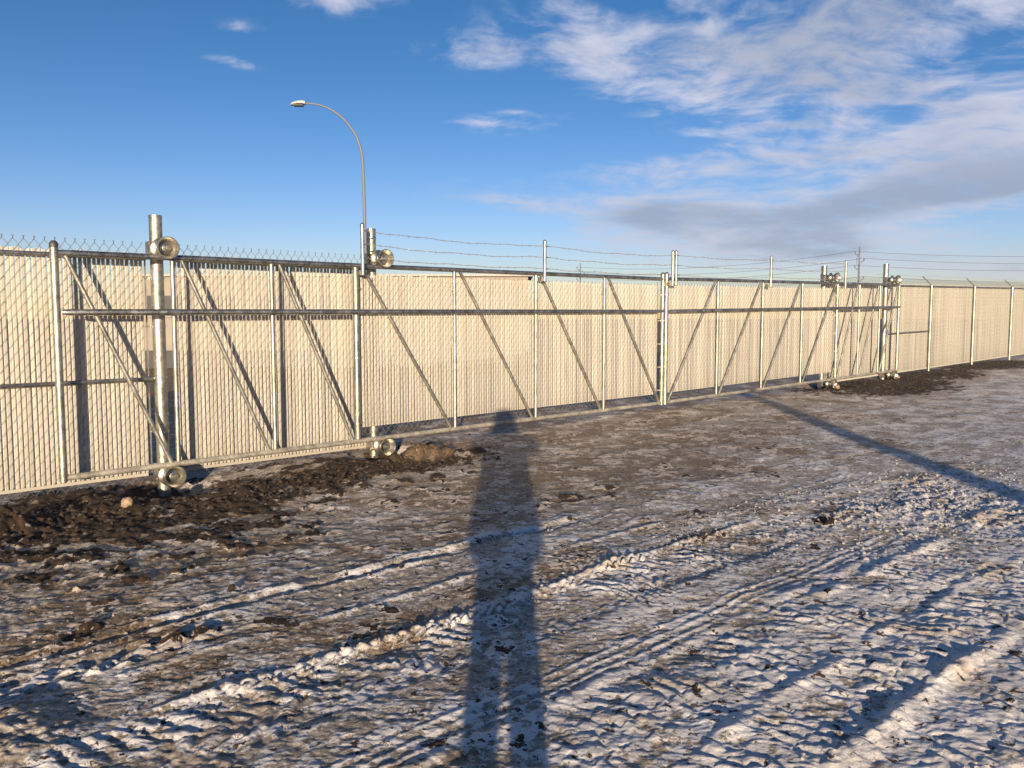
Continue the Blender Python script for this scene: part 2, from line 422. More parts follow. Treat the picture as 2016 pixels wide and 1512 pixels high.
    white = 0.06 + 0.045 * v + 0.10 * sst(v, 1.4, 0.3) + 0.80 * snow + 0.30 * f_mid + 0.40 * np.clip(f_hi, -0.5, 1) + 0.30 * f_c + 0.40 * str_ + 0.20 * f_d + 0.16 * rip + 0.14 * sst(t, -0.5, 1.5) + 0.42 * deep + 0.38 * heap - 0.32 * grime
    white = white + midz * (0.75 * f_mid + 0.55 * f_d + 0.30 * f_hi)
    white = white + 0.22 * sst(t, 6, 14) * sst(v, 1.5, 3)
    white = np.clip(white, 0, 1)
    return z, soil, white, grime, tan, v


def build_ground():
    rows = [-60, -30, -14, -6, -2, 0.5, 1.5]
    y = 2.1
    while y < 34:
        rows.append(y); y += max(0.00062 * y * y, 0.0026)
    while y < 1500: rows.append(y); y *= 1.22
    ys = np.array(rows)
    kf = np.linspace(-0.68, 0.70, 960)
    side = [0.03, 0.08, 0.18, 0.4, 0.9, 2.0, 4.5, 10, 22]
    ks = np.concatenate([-0.68 - np.array(side[::-1]), kf, 0.70 + np.array(side)])
    wy = np.maximum(ys, 2.0) + 0.9
    wy = np.where(ys < 0.6, np.array([max(2.9, abs(q)) for q in ys]), wy)
    X = wy[:, None] * ks[None, :]; Y = np.repeat(ys[:, None], len(ks), 1)
    dyr = np.gradient(ys)[:, None] * np.ones_like(X); dxr = (wy * (kf[1] - kf[0]))[:, None] * np.ones_like(X)
    lim = 0.42 / np.maximum(np.maximum(dxr, dyr * 0.45), 1e-4)
    Z, soil, white, grime, tan, v = ground_fields(X, Y, lim)
    far = sst(np.hypot(X, Y), 45, 80); Z = Z * (1 - far)
    nr, nc = X.shape
    me = bpy.data.meshes.new('ground')
    co = np.stack([X, Y, Z], -1).reshape(-1, 3).astype(np.float32)
    idx = np.arange(nr * nc).reshape(nr, nc)
    q = np.stack([idx[:-1, :-1], idx[:-1, 1:], idx[1:, 1:], idx[1:, :-1]], -1).reshape(-1, 4)
    me.vertices.add(len(co)); me.vertices.foreach_set('co', co.ravel())
    me.loops.add(q.size); me.loops.foreach_set('vertex_index', q.ravel().astype(np.int32))
    me.polygons.add(len(q)); me.polygons.foreach_set('loop_start', np.arange(0, q.size, 4, dtype=np.int32))
    me.polygons.foreach_set('loop_total', np.full(len(q), 4, dtype=np.int32))
    me.update(calc_edges=True); me.polygons.foreach_set('use_smooth', np.ones(len(q), dtype=bool))
    ca = me.color_attributes.new('cover', 'FLOAT_COLOR', 'POINT')
    c = np.stack([soil, white, grime, tan], -1).reshape(-1, 4).astype(np.float32)
    ca.data.foreach_set('color', c.ravel())
    return me


def ground_mat():
    m, n, p = new_mat('frozen_ground')
    tc = n.node('ShaderNodeTexCoord'); P = tc.outputs['Object']
    at = n.node('ShaderNodeAttribute', attribute_name='cover'); s = n.node('ShaderNodeSeparateColor', i_0=at.outputs['Color'])
    soil, white, grime = s.outputs[0], s.outputs[1], s.outputs[2]
    n1 = n.noise(P, 14, 8, 0.68, 0.4); n2 = n.noise(P, 55, 6, 0.7); n3 = n.noise(P, 4, 5, 0.6, 0.6); n4 = n.noise(P, 32, 9, 0.78, 0.3)
    n5 = n.noise(P, 8, 9, 0.72, 0.4); q5 = n.m('SUBTRACT', n.ss(n5, 0.42, 0.58), 0.5)
    q1 = n.m('SUBTRACT', n.ss(n1, 0.36, 0.64), 0.5); q4 = n.m('SUBTRACT', n.ss(n4, 0.40, 0.60), 0.5)
    ice = n.mix(n.ss(n4, 0.38, 0.62), (0.20, 0.165, 0.125, 1), (0.62, 0.535, 0.43, 1))
    mud = n.mix(n.ss(n2, 0.35, 0.65), (0.055, 0.036, 0.021, 1), (0.36, 0.25, 0.15, 1))
    gf = n.ss(n.m('ADD', grime, n.m('ADD', n.m('MULTIPLY', q5, 0.65), n.m('MULTIPLY', q4, 0.6))), 0.30, 0.64)
    c = n.mix(gf, ice, mud)
    wf = n.ss(n.m('ADD', white, n.m('ADD', n.m('MULTIPLY_ADD', q5, 0.65, n.m('MULTIPLY', q1, 0.40)), n.m('MULTIPLY', q4, 0.50))), 0.32, 0.62)
    snow = n.mix(n.ss(n3, 0.3, 0.7), (0.72, 0.67, 0.61, 1), (0.88, 0.84, 0.79, 1))
    snow = n.mix(n.m('MULTIPLY', n.ss(grime, 0.3, 1.0), 0.8), snow, (0.66, 0.545, 0.41, 1))
    c = n.mix(wf, c, snow)
    earth = n.mix(n.ss(n1, 0.3, 0.7), (0.022, 0.015, 0.010, 1), (0.075, 0.047, 0.028, 1))
    earth = n.mix(n.m('MULTIPLY', at.outputs['Alpha'], n.ss(n1, 0.25, 0.55)), earth, n.mix(n.ss(n4, 0.38, 0.62), (0.09, 0.062, 0.038, 1), (0.23, 0.155, 0.092, 1)))  # sunlit look of the mound mixed into the earth colour
    sf = n.ss(n.m('ADD', soil, n.m('MULTIPLY_ADD', q5, 0.85, n.m('MULTIPLY', q1, 0.45))), 0.44, 0.56)
    c = n.mix(sf, c, earth)
    n.l.new(c, p.inputs['Base Color'])
    rr = n.m('ADD', n.m('MULTIPLY', n2, 0.3), 0.42); n.l.new(n.m('MAXIMUM', rr, n.m('MULTIPLY', sf, 0.95)), p.inputs['Roughness'])
    p.inputs['Specular IOR Level'].default_value = 0.3
    hgt = n.m('ADD', n.m('MULTIPLY', n1, 0.55), n.m('MULTIPLY', n4, 0.45))
    bp = n.node('ShaderNodeBump', i_Strength=1.0, i_Distance=0.030, i_Height=hgt); n.l.new(bp.outputs[0], p.inputs['Normal'])
    return m


M_GROUND = ground_mat()
gme = build_ground(); gme.materials.append(M_GROUND)
ground = link('ground', gme); tag(ground, 'rutted ground of dirty ice, packed snow and bare brown soil', kind='structure')


def gz(x, y):
    a = np.array([[float(x)]]); b = np.array([[float(y)]])
    return float(ground_fields(a, b, np.full((1, 1), 60.0))[0][0, 0])


# ------------------------------------------------------------------ chain link fabric
def fabric(t0, t1, z0, z1, o, pitch, hd, bez=(0.0, 0.0), fine=True, slope=0.0, r=0.0026, knuckle=False):
    """woven zigzag wires; y grows away from the viewer, front strands rise to the right"""
    mb = MB(); ncol = int(round((t1 - t0) / pitch)); n = 4 if fine else 3
    half = hd / 2; k0 = 0
    K = int(round((z1 - z0) / hd))
    for i in range(ncol):
        xa = t0 + i * pitch; xb = xa + pitch; odd = i % 2
        zs = z0 + slope * xa + (half if odd else 0.0); pts = []
        jit = random.uniform(-0.002, 0.002)
        if odd: pts.append((xb, o, zs - half))            # closes the V at the foot
        for k in range(K - odd):
            zl = zs + k * hd
            if fine:
                pts += [(xa + 0.001, o - 0.004, zl + 0.004), (xb - 0.001, o - 0.007 + jit, zl + half - 0.004),
                        (xb + 0.001, o + 0.004, zl + half + 0.004), (xa - 0.001, o + 0.007, zl + hd - 0.004)]
            else:
                pts += [(xa, o - 0.007, zl), (xb, o - 0.007, zl + half), (xa, o + 0.007, zl + hd - 0.006)]
        zt = z0 + slope * xa + K * hd
        if odd: pts.append((xb, o - 0.003, zt))
        if knuckle:                                        # twisted barbs above the rail
            x_, sg = (xb, -1) if odd else (xa, 1)
            pts += [(x_ - sg * 0.003, o + 0.003, zt + 0.007), (x_ + sg * 0.003, o - 0.003, zt + 0.013), (x_ - sg * 0.009, o, zt + 0.026)]
        mb.tube(pts, r, n, cap=False)
    return mb


def slat_mesh():
    mb = MB(); w_, d_ = 0.0352, 0.0050
    prof = [(-w_ / 2, 0.001), (-w_ / 2 + 0.005, -d_ / 2), (w_ / 2 - 0.005, -d_ / 2), (w_ / 2, 0.001), (w_ / 2 - 0.005, d_ / 2), (-w_ / 2 + 0.005, d_ / 2)]
    vs = [(x, y, 0) for x, y in prof] + [(x, y, 1) for x, y in prof]
    fs = [(k, (k + 1) % 6, (k + 1) % 6 + 6, k + 6) for k in range(6)] + [tuple(range(5, -1, -1)), tuple(range(6, 12))]
    mb.add(vs, fs); return mb.mesh('slat', M_SLAT, smooth=False)


SLAT = slat_mesh()


def slats(parent, t0, t1, z0, z1, o, pitch, slope=0.0, limit=300, top_var=0.012):
    ncol = int(round((t1 - t0) / pitch)); rest = MB()
    for i in range(ncol):
        x = t0 + (i + 0.5) * pitch; zb = z0 + slope * x; ht = z1 - z0 + random.uniform(-top_var, top_var)
        alt = 1 if i % 2 else -1
        yaw = R_(alt * 3.5 + random.gauss(0, 4.0)); tilt = random.gauss(0, 0.0011)
        if i < limit:
            s = link('slat', SLAT, parent, (x + random.gauss(0, 0.0012), o + alt * 0.0006, zb)); s.scale = (1, 1, ht)
            s.rotation_euler = (0, tilt, yaw)
        else:
            rest.box((x, o, zb + ht / 2), (0.0352, 0.0050, ht), Matrix.Rotation(yaw, 3, 'Z'))
    if rest.v: tag(rest.obj('slats_far', M_SLAT, parent, False), 'distant run of beige slats too fine to tell apart', kind='stuff')


def dome_cap(mb, x, y, z, r):
    mb.lathe([(r * 1.08, z - 0.03), (r * 1.08, z), (r * 0.95, z + r * 0.45), (r * 0.6, z + r * 0.85), (r * 0.12, z + r)], 16, 'Z', (x, y, 0))


# ------------------------------------------------------------------ sliding gate leaves
def gate(line, name, label, ts, thick, zb, slope, mirrored, mesh_rng, ext, ext_z):
    root = thing(name, label, 'gate', line.P, line.rz)
    Z = lambda t, h: zb + slope * t + h
    T1 = ts[-1]
    pp = lambda pts, r, nm, mat, n=16: (lambda b: (b.tube(pts, r, n), b.obj(nm, mat, root))[1])(MB())
    # rails, butting against the end posts
    pp([(0.03, 0, Z(0, G)), (T1 - 0.03, 0, Z(T1, G))], 0.030, 'top_rail', M_RAIL, 20)
    pp([(0.03, 0, Z(0, 0)), (T1 - 0.03, 0, Z(T1, 0))], 0.030, 'bottom_rail', M_DUSTY, 20)
    # middle rail bolted to the front of the frame, ends pinched back to the end posts
    zm = 1.575
    mb = MB()
    mb.tube([(0.045, -0.030, Z(0, zm)), (0.10, -0.052, Z(0, zm)), (T1 - 0.45, -0.064, Z(T1, zm)), (T1 - 0.30, -0.058, Z(T1, zm)), (T1 - 0.02, -0.038, Z(T1, zm + 0.012))],
            [0.024, 0.031, 0.031, 0.031, 0.024], 20)
    mb.obj('middle_rail', M_RAIL, root)
    mb = MB()
    mb.tube([(T1 * 0.105, -0.062, Z(T1 * .105, zm)), (T1 * 0.105 + 0.14, -0.062, Z(T1 * .105, zm))], 0.034, 20); mb.obj('rail_sleeve', M_RAIL, root)
    # uprights
    for i, t in enumerate(ts):
        r = 0.0365 if i in thick else 0.0245
        end = i in (0, len(ts) - 1)
        b = MB()
        if end:
            b.tube([(t, 0, Z(t, -0.035)), (t, 0, Z(t, G + 0.075))], r, 20)
            o = b.obj('upright', M_GALV, root)
            c = MB(); dome_cap(c, t, 0, Z(t, G + 0.078), r); c.obj('post_cap', M_CAP if i == 0 and not mirrored else M_CAST, root)
        else:
            b.tube([(t, 0, Z(t, 0.027)), (t, 0, Z(t, G - 0.027))], r, 18); o = b.obj('upright', M_GALV, root)
        # weld collars
        for h in (0.028, G - 0.028):
            w_ = MB(); w_.lathe([(r + 0.001, -0.006), (r + 0.006, -0.003), (r + 0.006, 0.003), (r + 0.001, 0.006)], 14, 'Z', (t, 0, Z(t, h))); w_.obj('weld', M_GALV, root)
    # braces
    for i in range(len(ts) - 1):
        a, b_ = ts[i], ts[i + 1]; ra = 0.0365 if i in thick else 0.0245
        x0, x1 = a + 0.095, b_ - 0.075
        if mirrored: pts = [(x0 - 0.01, -0.002, Z(a, 0.022)), (x1 - 0.01, -0.002, Z(b_, G - 0.022))]
        else: pts = [(x0, -0.002, Z(a, G - 0.022)), (x1, -0.002, Z(b_, 0.022))]
        pp(pts, 0.0215, 'brace', M_GALV, 14)
    # slatted fabric on the far side of the opening leaf
    t0, t1 = mesh_rng; pitch = 0.0445
    nc = int((t1 - t0) / pitch); pitch = (t1 - t0) / nc
    fo = 0.046
    fb = fabric(t0, t1, zb + 0.045, zb + G - 0.02, fo, pitch, 0.118, slope=slope); fb.obj('chain_link_mesh', M_MESH, root)
    slats(root, t0 + 0.01, t1 - 0.01, zb + 0.155, zb + G - 0.105, fo, pitch, slope)
    for t in (t0, t1):
        b = MB(); b.box((t, fo, Z(t, G / 2)), (0.016, 0.006, G - 0.1)); b.obj('tension_bar', M_GALV, root, False)
        tp = min(ts, key=lambda q: abs(q - t)); rr = 0.042
        for h in (0.22, 0.62, 1.02, 1.42, 1.86):
            c = MB(); c.lathe([(rr - 0.003, -0.011), (rr, -0.011), (rr, 0.011), (rr - 0.003, 0.011)], 14, 'Z', (tp, 0, Z(tp, h)))
            s_ = 1 if t > tp else -1
            c.box((tp + s_ * abs(t - tp) * 0.62, fo * 0.72, Z(tp, h)), (abs(t - tp) * 0.75 + 0.01, 0.006, 0.022)); c.tube([(t, fo - 0.022, Z(tp, h)), (t, fo + 0.016, Z(tp, h))], 0.006, 8)
            c.obj('tension_band', M_CAST, root)
    # wire ties on uprights and braces
    for i, t in enumerate(ts):
        if t <= t0 + 0.1 or t >= t1 - 0.1: continue
        for h in (0.35, 0.78, 1.22, 1.85):
            c = MB(); rr = 0.027; c.lathe([(rr, -0.0025), (rr + 0.003, 0.0), (rr, 0.0025)], 12, 'Z', (t, 0, Z(t, h + random.uniform(-.05, .05))))
            c.tube([(t - 0.026, 0, Z(t, h)), (t - 0.045, fo - 0.008, Z(t, h) + 0.012)], 0.0022, 5); c.tube([(t + 0.026, 0, Z(t, h)), (t + 0.040, fo - 0.008, Z(t, h) - 0.006)], 0.0022, 5)
            c.obj('wire_tie', M_WIRE, root)
    # stand-off extension posts for barbed wire
    eo = -0.130
    for (tu, dt, top) in ext:
        e = MB(); e.tube([(tu + dt, eo, Z(tu, G) - 0.115), (tu + dt, eo, top - 0.02)], 0.0245, 16)
        eobj = e.obj('extension_post', M_GALV, root)
        c = MB(); dome_cap(c, tu + dt, eo, top - 0.02, 0.0245); c.obj('extension_cap', M_CAST, root)
        k = MB(); k.box((tu + dt * 0.5, eo * 0.5, Z(tu, G) - 0.085), (0.05, 0.10, 0.055)); k.obj('bracket', M_CAST, root, False)
        k = MB(); k.box((tu + dt + 0.004, eo + 0.005, Z(tu, G) - 0.118), (0.046, 0.05, 0.006)); k.obj('bracket_plate', M_CAP, root, False)
        for zz in ext_z:
            q = MB(); q.tube([(tu + dt + 0.022, eo, top + zz), (tu + dt + 0.065, eo + 0.004, top + zz - 0.004)], 0.006, 8)
            q.tube([(tu + dt + 0.058, eo - 0.012, top + zz - 0.004), (tu + dt + 0.058, eo + 0.016, top + zz - 0.004)], 0.008, 8); q.obj('wire_clip', M_CAST, root)
    # barbed wire
    for zz in ext_z:
        for a, b_ in zip(ext[:-1], ext[1:]):
            xa, xb = a[0] + a[1] + 0.05, b_[0] + b_[1] - 0.02
            L_ = xb - xa; n_ = int(L_ / 0.035); ptsA = []; ptsB = []; sag = 0.020 + random.uniform(0, 0.022); ph = random.uniform(0, 6)
            z_a, z_b = a[2] + zz, b_[2] + zz
            q = MB()
            for i in range(n_ + 1):
                f = i / n_; x = xa + L_ * f
                zc = z_a + (z_b - z_a) * f - sag * 4 * f * (1 - f) + 0.006 * math.sin(f * 14 + ph) * min(1, 12 * f * (1 - f)) + 0.003 * math.sin(f * 41 + ph * 2)
                s_, c_ = math.sin(i * 1.3) * 0.0020, math.cos(i * 1.3) * 0.0020
                ptsA.append((x, eo + 0.012 + c_, zc + s_)); ptsB.append((x, eo + 0.012 - c_, zc - s_))
                if i % 4 == 2:
                    for sg in (-1, 1):
                        d = Vector((random.uniform(-.35, .35), random.uniform(-1, 1), random.uniform(.3, 1) * sg)).normalized() * 0.019
                        q.tube([(x - d.x, eo + 0.012 - d.y, zc - d.z), (x, eo + 0.012, zc), (x + d.x, eo + 0.012 + d.y, zc + d.z)], 0.0022, 3)
                    q.tube([(x - 0.007, eo + 0.012, zc), (x + 0.007, eo + 0.012, zc)], 0.0048, 5)
            q.tube(ptsA, 0.0024, 4); q.tube(ptsB, 0.0024, 4)
            q.obj('barbed_wire', M_WIRE, root)
    return root


TA, TM = 1.0967, 1.5391
tsL = [0, TA, 2 * TA, 3 * TA, 3 * TA + TM, 3 * TA + 2 * TM, 3 * TA + 3 * TM, 3 * TA + 4 * TM]
gate(LL, 'sliding_gate', 'left sliding gate leaf of galvanised pipe, its unslatted tail nearest the viewer', tsL, {0, 3, 7}, 0.098, 0.0059, False,
     (tsL[3] + 0.085, tsL[7] - 0.085), [(tsL[3], 0.02, 2.745), (tsL[5], 0.05, 2.745), (tsL[7], 0.10, 2.765)], (-0.085, -0.245, -0.41))
TA2, TM2 = 1.0946, 1.5665
tsR = [0, TM2, 2 * TM2, 3 * TM2, 4 * TM2, 4 * TM2 + TA2, 4 * TM2 + 2 * TA2, 4 * TM2 + 3 * TA2]
gate(LR, 'sliding_gate', 'right sliding gate leaf of galvanised pipe, farther from the viewer, braces leaning the other way', tsR, {0, 4, 7}, 0.160, 0.0155, True,
     (tsR[0] + 0.085, tsR[4] - 0.085), [(tsR[0], 0.09, 2.765), (tsR[2], 0.06, 2.83), (tsR[4], 0.10, 2.895)], (-0.075, -0.245, -0.41))


# ------------------------------------------------------------------ gate posts with cantilever rollers
def roller(parent, x, z, post_y, pr, yaw=0.0):
    """grooved roller on the rail (y=0), face towards the viewer; axle back to the post"""
    base = link('roller', None, parent, (x, 0, z)); base.rotation_euler = (0, 0, yaw)
    R1 = 0.113
    mb = MB()     # near flange, dished towards the viewer, groove, far flange
    prof = [(0.034, -0.030), (0.056, -0.024), (0.072, -0.040), (0.094, -0.100), (0.102, -0.112), (R1, -0.112), (R1, -0.104), (0.108, -0.080), (0.092, -0.046), (0.070, -0.022), (0.062, 0.0),
            (0.068, 0.024), (0.090, 0.042), (R1, 0.052), (R1, 0.062), (0.100, 0.064), (0.05, 0.060), (0.034, 0.062)]
    mb.lathe(prof, 40, 'Y'); mb.obj('wheel', M_CAST, base)
    mb = MB(); mb.lathe([(0.010, -0.100), (0.020, -0.098), (0.025, -0.090), (0.026, -0.055), (0.020, -0.050)], 20, 'Y'); mb.obj('hub_cap', M_GALV, base)
    mb = MB(); mb.lathe([(0.036, -0.062), (0.044, -0.058), (0.046, -0.030), (0.036, -0.022)], 24, 'Y')
    mb.box((-0.026, -0.066, 0.020), (0.030, 0.008, 0.007), Matrix.Rotation(-0.7, 3, 'Y')); mb.obj('bearing', M_CAST, base)
    mb = MB(); mb.tube([(0, 0.055, 0), (0, post_y - pr + 0.01, 0)], 0.020, 14); mb.obj('axle', M_GALV, base)
    return base


def clamp(parent, x, y, z, pr):
    mb = MB()
    for dz in (-0.045, 0.045):
        mb.lathe([(pr, dz - 0.011), (pr + 0.007, dz - 0.011), (pr + 0.007, dz + 0.011), (pr, dz + 0.011)], 28, 'Z', (x, y, z))
    mb.box((x - pr - 0.014, y - 0.01, z), (0.040, 0.09, 0.15)); mb.tube([(x - pr - 0.02, y - 0.075, z + 0.05), (x - pr - 0.02, y + 0.04, z + 0.05)], 0.009, 8); mb.tube([(x - pr - 0.02, y - 0.075, z - 0.05), (x - pr - 0.02, y + 0.04, z - 0.05)], 0.009, 8); mb.box((x + 0.0, y - pr - 0.010, z), (0.135, 0.010, 0.135))
    for sx in (-1, 1):
        for dz in (-0.045, 0.045):
            mb.tube([(x + sx * 0.052, y - pr - 0.035, z + dz), (x + sx * 0.052, y - pr + 0.02, z + dz)], 0.008, 8)
            mb.tube([(x + sx * 0.052, y - pr - 0.028, z + dz), (x + sx * 0.052, y - pr - 0.014, z + dz)], 0.0135, 6)
    mb.obj('clamp', M_CAST, parent)


def gate_post(line, t, top, base_z, zr_top, zr_bot, label, pr=0.063, extra_bands=(), o=0.215):
    root = thing('gate_post', label, 'gate post', line.P, line.rz, 'roller posts of the sliding gate')
    mb = MB(); mb.tube([(t, o, base_z - 0.6), (t, o, base_z), (t, o, top)], pr, 32); mb.obj('pipe', M_POST, root)
    mb = MB(); mb.lathe([(pr - 0.001, top - 0.022), (pr + 0.003, top - 0.020), (pr + 0.003, top + 0.003), (pr - 0.006, top + 0.005)], 32, 'Z', (t, o, 0)); mb.obj('post_cap', M_CAST, root)
    for z in (zr_top, zr_bot):
        roller(root, t, z, o, pr); clamp(root, t, o, z, pr)
    for z in extra_bands:
        mb = MB(); mb.lathe([(pr, z - 0.011), (pr + 0.004, z - 0.011), (pr + 0.004, z + 0.011), (pr, z + 0.011)], 28, 'Z', (t, o, 0)); mb.obj('band', M_CAST, root)
    return root


gate_post(LL, 1.02, 2.672, -0.27, 2.325, -0.012, 'thick galvanised pipe post with rollers, nearest the viewer, behind the left gate leaf tail', 0.064, (2.04, 0.62, 1.75))
gate_post(LL, 3.665, 2.727, -0.20, 2.347, 0.014, 'galvanised roller post in front of the street lamp, mound of brown soil at its foot', 0.057, (2.62, 2.55))
gate_post(LR, 6.05, 2.765, -0.05, 2.505, 0.150, 'shorter galvanised roller post under the wooden power pole, base in dark soil', 0.062, (2.60,))
gate_post(LR, 9.25, 2.951, 0.07, 2.555, 0.205, 'tallest galvanised roller post at the far end of the right gate leaf', 0.062, (2.7, 1.2))


# ------------------------------------------------------------------ fences
def fence(line, label, runs, z_bot, slope, top_z, post_ts, mids, ends, arms=False, far_t=None, extra=0.0):
    root = thing('chain_link_fence', label, 'fence', line.P, line.rz)
    ro, fo = 0.235, 0.292
    Z = lambda t, h: h + slope * t
    for (a, b) in runs:
        pitch = 0.0445; nc = int((b - a) / pitch); pitch = (b - a) / nc
        fine = b < 12
        m = fabric(a, b, z_bot - 0.086, top_z + 0.115, fo, pitch, 0.118, slope=slope, fine=fine, knuckle=True); m.obj('chain_link_mesh', M_MESH, root)
        slats(root, a + 0.01, b - 0.01, z_bot + 0.012, top_z + 0.055, fo, pitch, slope, limit=300)
        q = MB(); q.box(((a + b) / 2, fo - 0.010, Z((a + b) / 2, z_bot)), (b - a - 0.02, 0.010, 0.030), Matrix.Rotation(-math.atan(slope), 3, 'Y')); q.obj('bottom_channel', M_SLAT, root, False)
        q = MB(); q.tube([(a - 0.02, ro, Z(a, top_z)), (b + 0.02, ro, Z(b, top_z))], 0.0215, 16); q.obj('top_rail', M_RAIL, root)
    for t, top in post_ts:
        q = MB(); q.tube([(t, ro, Z(t, z_bot) - 0.7), (t, ro, Z(t, top))], 0.037, 18); q.obj('post', M_GALV, root)
        q = MB(); q.lathe([(0.040, -0.04), (0.040, 0.0), (0.034, 0.022), (0.012, 0.034)], 16, 'Z', (t, ro, Z(t, top)))
        q.obj('post_cap', M_CAST, root)
        if arms:
            q = MB(); q.box((t, ro + 0.12, Z(t, top) + 0.14), (0.030, 0.012, 0.36), Matrix.Rotation(R_(-45), 3, 'X')); q.box((t, ro + 0.125, Z(t, top) + 0.135), (0.006, 0.03, 0.34), Matrix.Rotation(R_(-45), 3, 'X'))
            q.obj('barb_arm', M_WIRE, root, False)
        for h in (0.45, 0.95, 1.45, 1.95):
            q = MB(); q.lathe([(0.038, -0.003), (0.042, 0), (0.038, 0.003)], 12, 'Z', (t, ro, Z(t, z_bot + h))); q.obj('wire_tie', M_WIRE, root)
    for (a, b, z) in mids:
        q = MB(); q.tube([(a, ro, Z(a, z)), (b, ro, Z(b, z))], 0.0215, 16); q.obj('middle_rail', M_RAIL, root)
    for (t, tp, s) in ends:      # tension bar and bands to the big post
        q = MB(); q.box((t, fo - 0.004, Z(t, (z_bot + top_z) / 2)), (0.016, 0.006, top_z - z_bot - 0.02)); q.obj('tension_bar', M_GALV, root, False)
        for h in (0.10, 0.45, 1.02, 1.55, 2.05):
            q = MB(); q.lathe([(0.066, -0.012), (0.070, -0.012), (0.070, 0.012), (0.066, 0.012)], 22, 'Z', (tp, 0.215, Z(tp, z_bot + h)))
            q.box(((t + tp + s * 0.06) / 2, 0.255, Z(tp, z_bot + h)), (abs(t - tp) - 0.02, 0.007, 0.024)); q.tube([(t, 0.225, Z(tp, z_bot + h)), (t, 0.315, Z(tp, z_bot + h))], 0.008, 8)
            q.obj('tension_band', M_CAST, root)
        q = MB(); q.tube([(t - 0.10 * 1 if s < 0 else t + 0.10, ro, Z(tp, mids[0][2])), (tp + s * 0.055, ro, Z(tp, mids[0][2]))], 0.029, 14)
        q.tube([(tp + s * 0.10, ro - 0.04, Z(tp, mids[0][2])), (tp + s * 0.10, ro + 0.03, Z(tp, mids[0][2]))], 0.010, 8)
        q.obj('brace_cup', M_CAST, root)
    return root


fence(LL, 'beige slatted chain link fence nearest the viewer, behind the tail of the left gate leaf', [(-4.2, 0.895), (1.20, 3.60)], -0.020, 0.002, 2.227,
      [(-2.1, 2.30)], [(-4.2, 0.80, 0.985)], [(0.925, 1.02, -1)])
rf = fence(LR, 'beige slatted chain link fence running away at far right, sloping arms on its posts', [(6.12, 9.16), (9.34, 27.5)], 0.035, 0.0172, 2.268,
      [(12.23, 2.29), (15.54, 2.29), (19.0, 2.29), (22.4, 2.29), (25.8, 2.29)], [(9.33, 12.2, 1.05)], [(9.34, 9.25, 1)], arms=True)
# three barbed strands on the sloping arms
for k in range(3):
    q = MB(); d = 0.08 + 0.085 * k
    pts = [(9.3 + i * 0.35, 0.235 + d, 2.30 + d + 0.0172 * (9.3 + i * 0.35) - 0.006 * math.sin(i)) for i in range(52)]
    q.tube(pts, 0.0016, 4); q.obj('barbed_wire', M_WIRE, rf)


# ------------------------------------------------------------------ street lamp behind the fence
def street_lamp():
    root = thing('street_lamp', 'tall galvanised street lamp with curved arm and white lamp head beyond the fence', 'street lamp', (-5.23, 30, 0))
    D = 30.0; pts = []; rad = []
    def z_of(py): return CAM_H + (626 - py) / 1635 * D
    def x_of(px): return (px - 1008) / 1635 * D + 5.23
    path = [(722, 620), (721.5, 450), (720.5, 380), (719, 325), (715.5, 300), (708, 278), (697, 260), (682, 243), (664, 229), (645, 220), (625, 215.5), (608, 214.5)]
    for i, (a, b) in enumerate(path):
        pts.append((x_of(a), 0, z_of(b) if i else 0)); rad.append(0.08 if i == 0 else 0.060 - 0.003 * i)
    # smooth the path
    P = [Vector(p) for p in pts]; out = []; ro = []
    for i in range(len(P) - 1):
        p0, p1, p2, p3 = P[max(i - 1, 0)], P[i], P[i + 1], P[min(i + 2, len(P) - 1)]
        for k in range(5):
            t = k / 5
            out.append(0.5 * ((2 * p1) + (-p0 + p2) * t + (2 * p0 - 5 * p1 + 4 * p2 - p3) * t * t + (-p0 + 3 * p1 - 3 * p2 + p3) * t ** 3)); ro.append(rad[i] + (rad[i + 1] - rad[i]) * t)
    out.append(P[-1]); ro.append(rad[-1])
    b = MB(); b.tube(out, ro, 16); b.obj('pole', M_LAMP, root)
    hx, hz = x_of(611), z_of(216)
    b = MB(); n = 20
    secs = [(0.0, 0.10, 0.09, 0.02), (-0.10, 0.17, 0.11, 0.03), (-0.26, 0.20, 0.10, 0.02), (-0.40, 0.18, 0.085, 0.0), (-0.50, 0.10, 0.05, -0.005), (-0.535, 0.03, 0.02, -0.01)]
    vs = []
    for (x, wy_, hh, zc) in secs:
        for k in range(n):
            a = 2 * math.pi * k / n
            zz = math.sin(a); zz = zz * hh if zz > 0 else zz * 0.035
            vs.append((hx + x, math.cos(a) * wy_, hz + zc + zz - 0.01))
    fs = [(i * n + k, i * n + (k + 1) % n, (i + 1) * n + (k + 1) % n, (i + 1) * n + k) for i in range(len(secs) - 1) for k in range(n)]
    fs += [tuple(range(n - 1, -1, -1)), tuple((len(secs) - 1) * n + k for k in range(n))]
    b.add(vs, fs); b.obj('lamp_head', plain('white_lamp_paint', (0.50, 0.49, 0.47), 0.5, 10, 0.05), root)
    b = MB(); b.box((hx - 0.25, 0, hz - 0.055), (0.34, 0.24, 0.03)); b.obj('lens', plain('lamp_lens', (0.10, 0.10, 0.10), 0.2), root, False)
    b = MB(); b.lathe([(0.035, 0), (0.035, 0.05), (0.015, 0.06)], 12, 'Z', (hx - 0.16, 0, hz + 0.10)); b.obj('photocell', M_CAP, root)
    b = MB(); b.box((0, 0, 0.03), (0.35, 0.35, 0.03)); b.obj('base_plate', M_LAMP, root, False)


street_lamp()

# ------------------------------------------------------------------ far power poles and lines
M_WOOD = plain('weathered_pole_wood', (0.13, 0.12, 0.125), 0.9, 3, 0.25)
M_LINE = plain('line_wire', (0.08, 0.08, 0.09), 0.6)


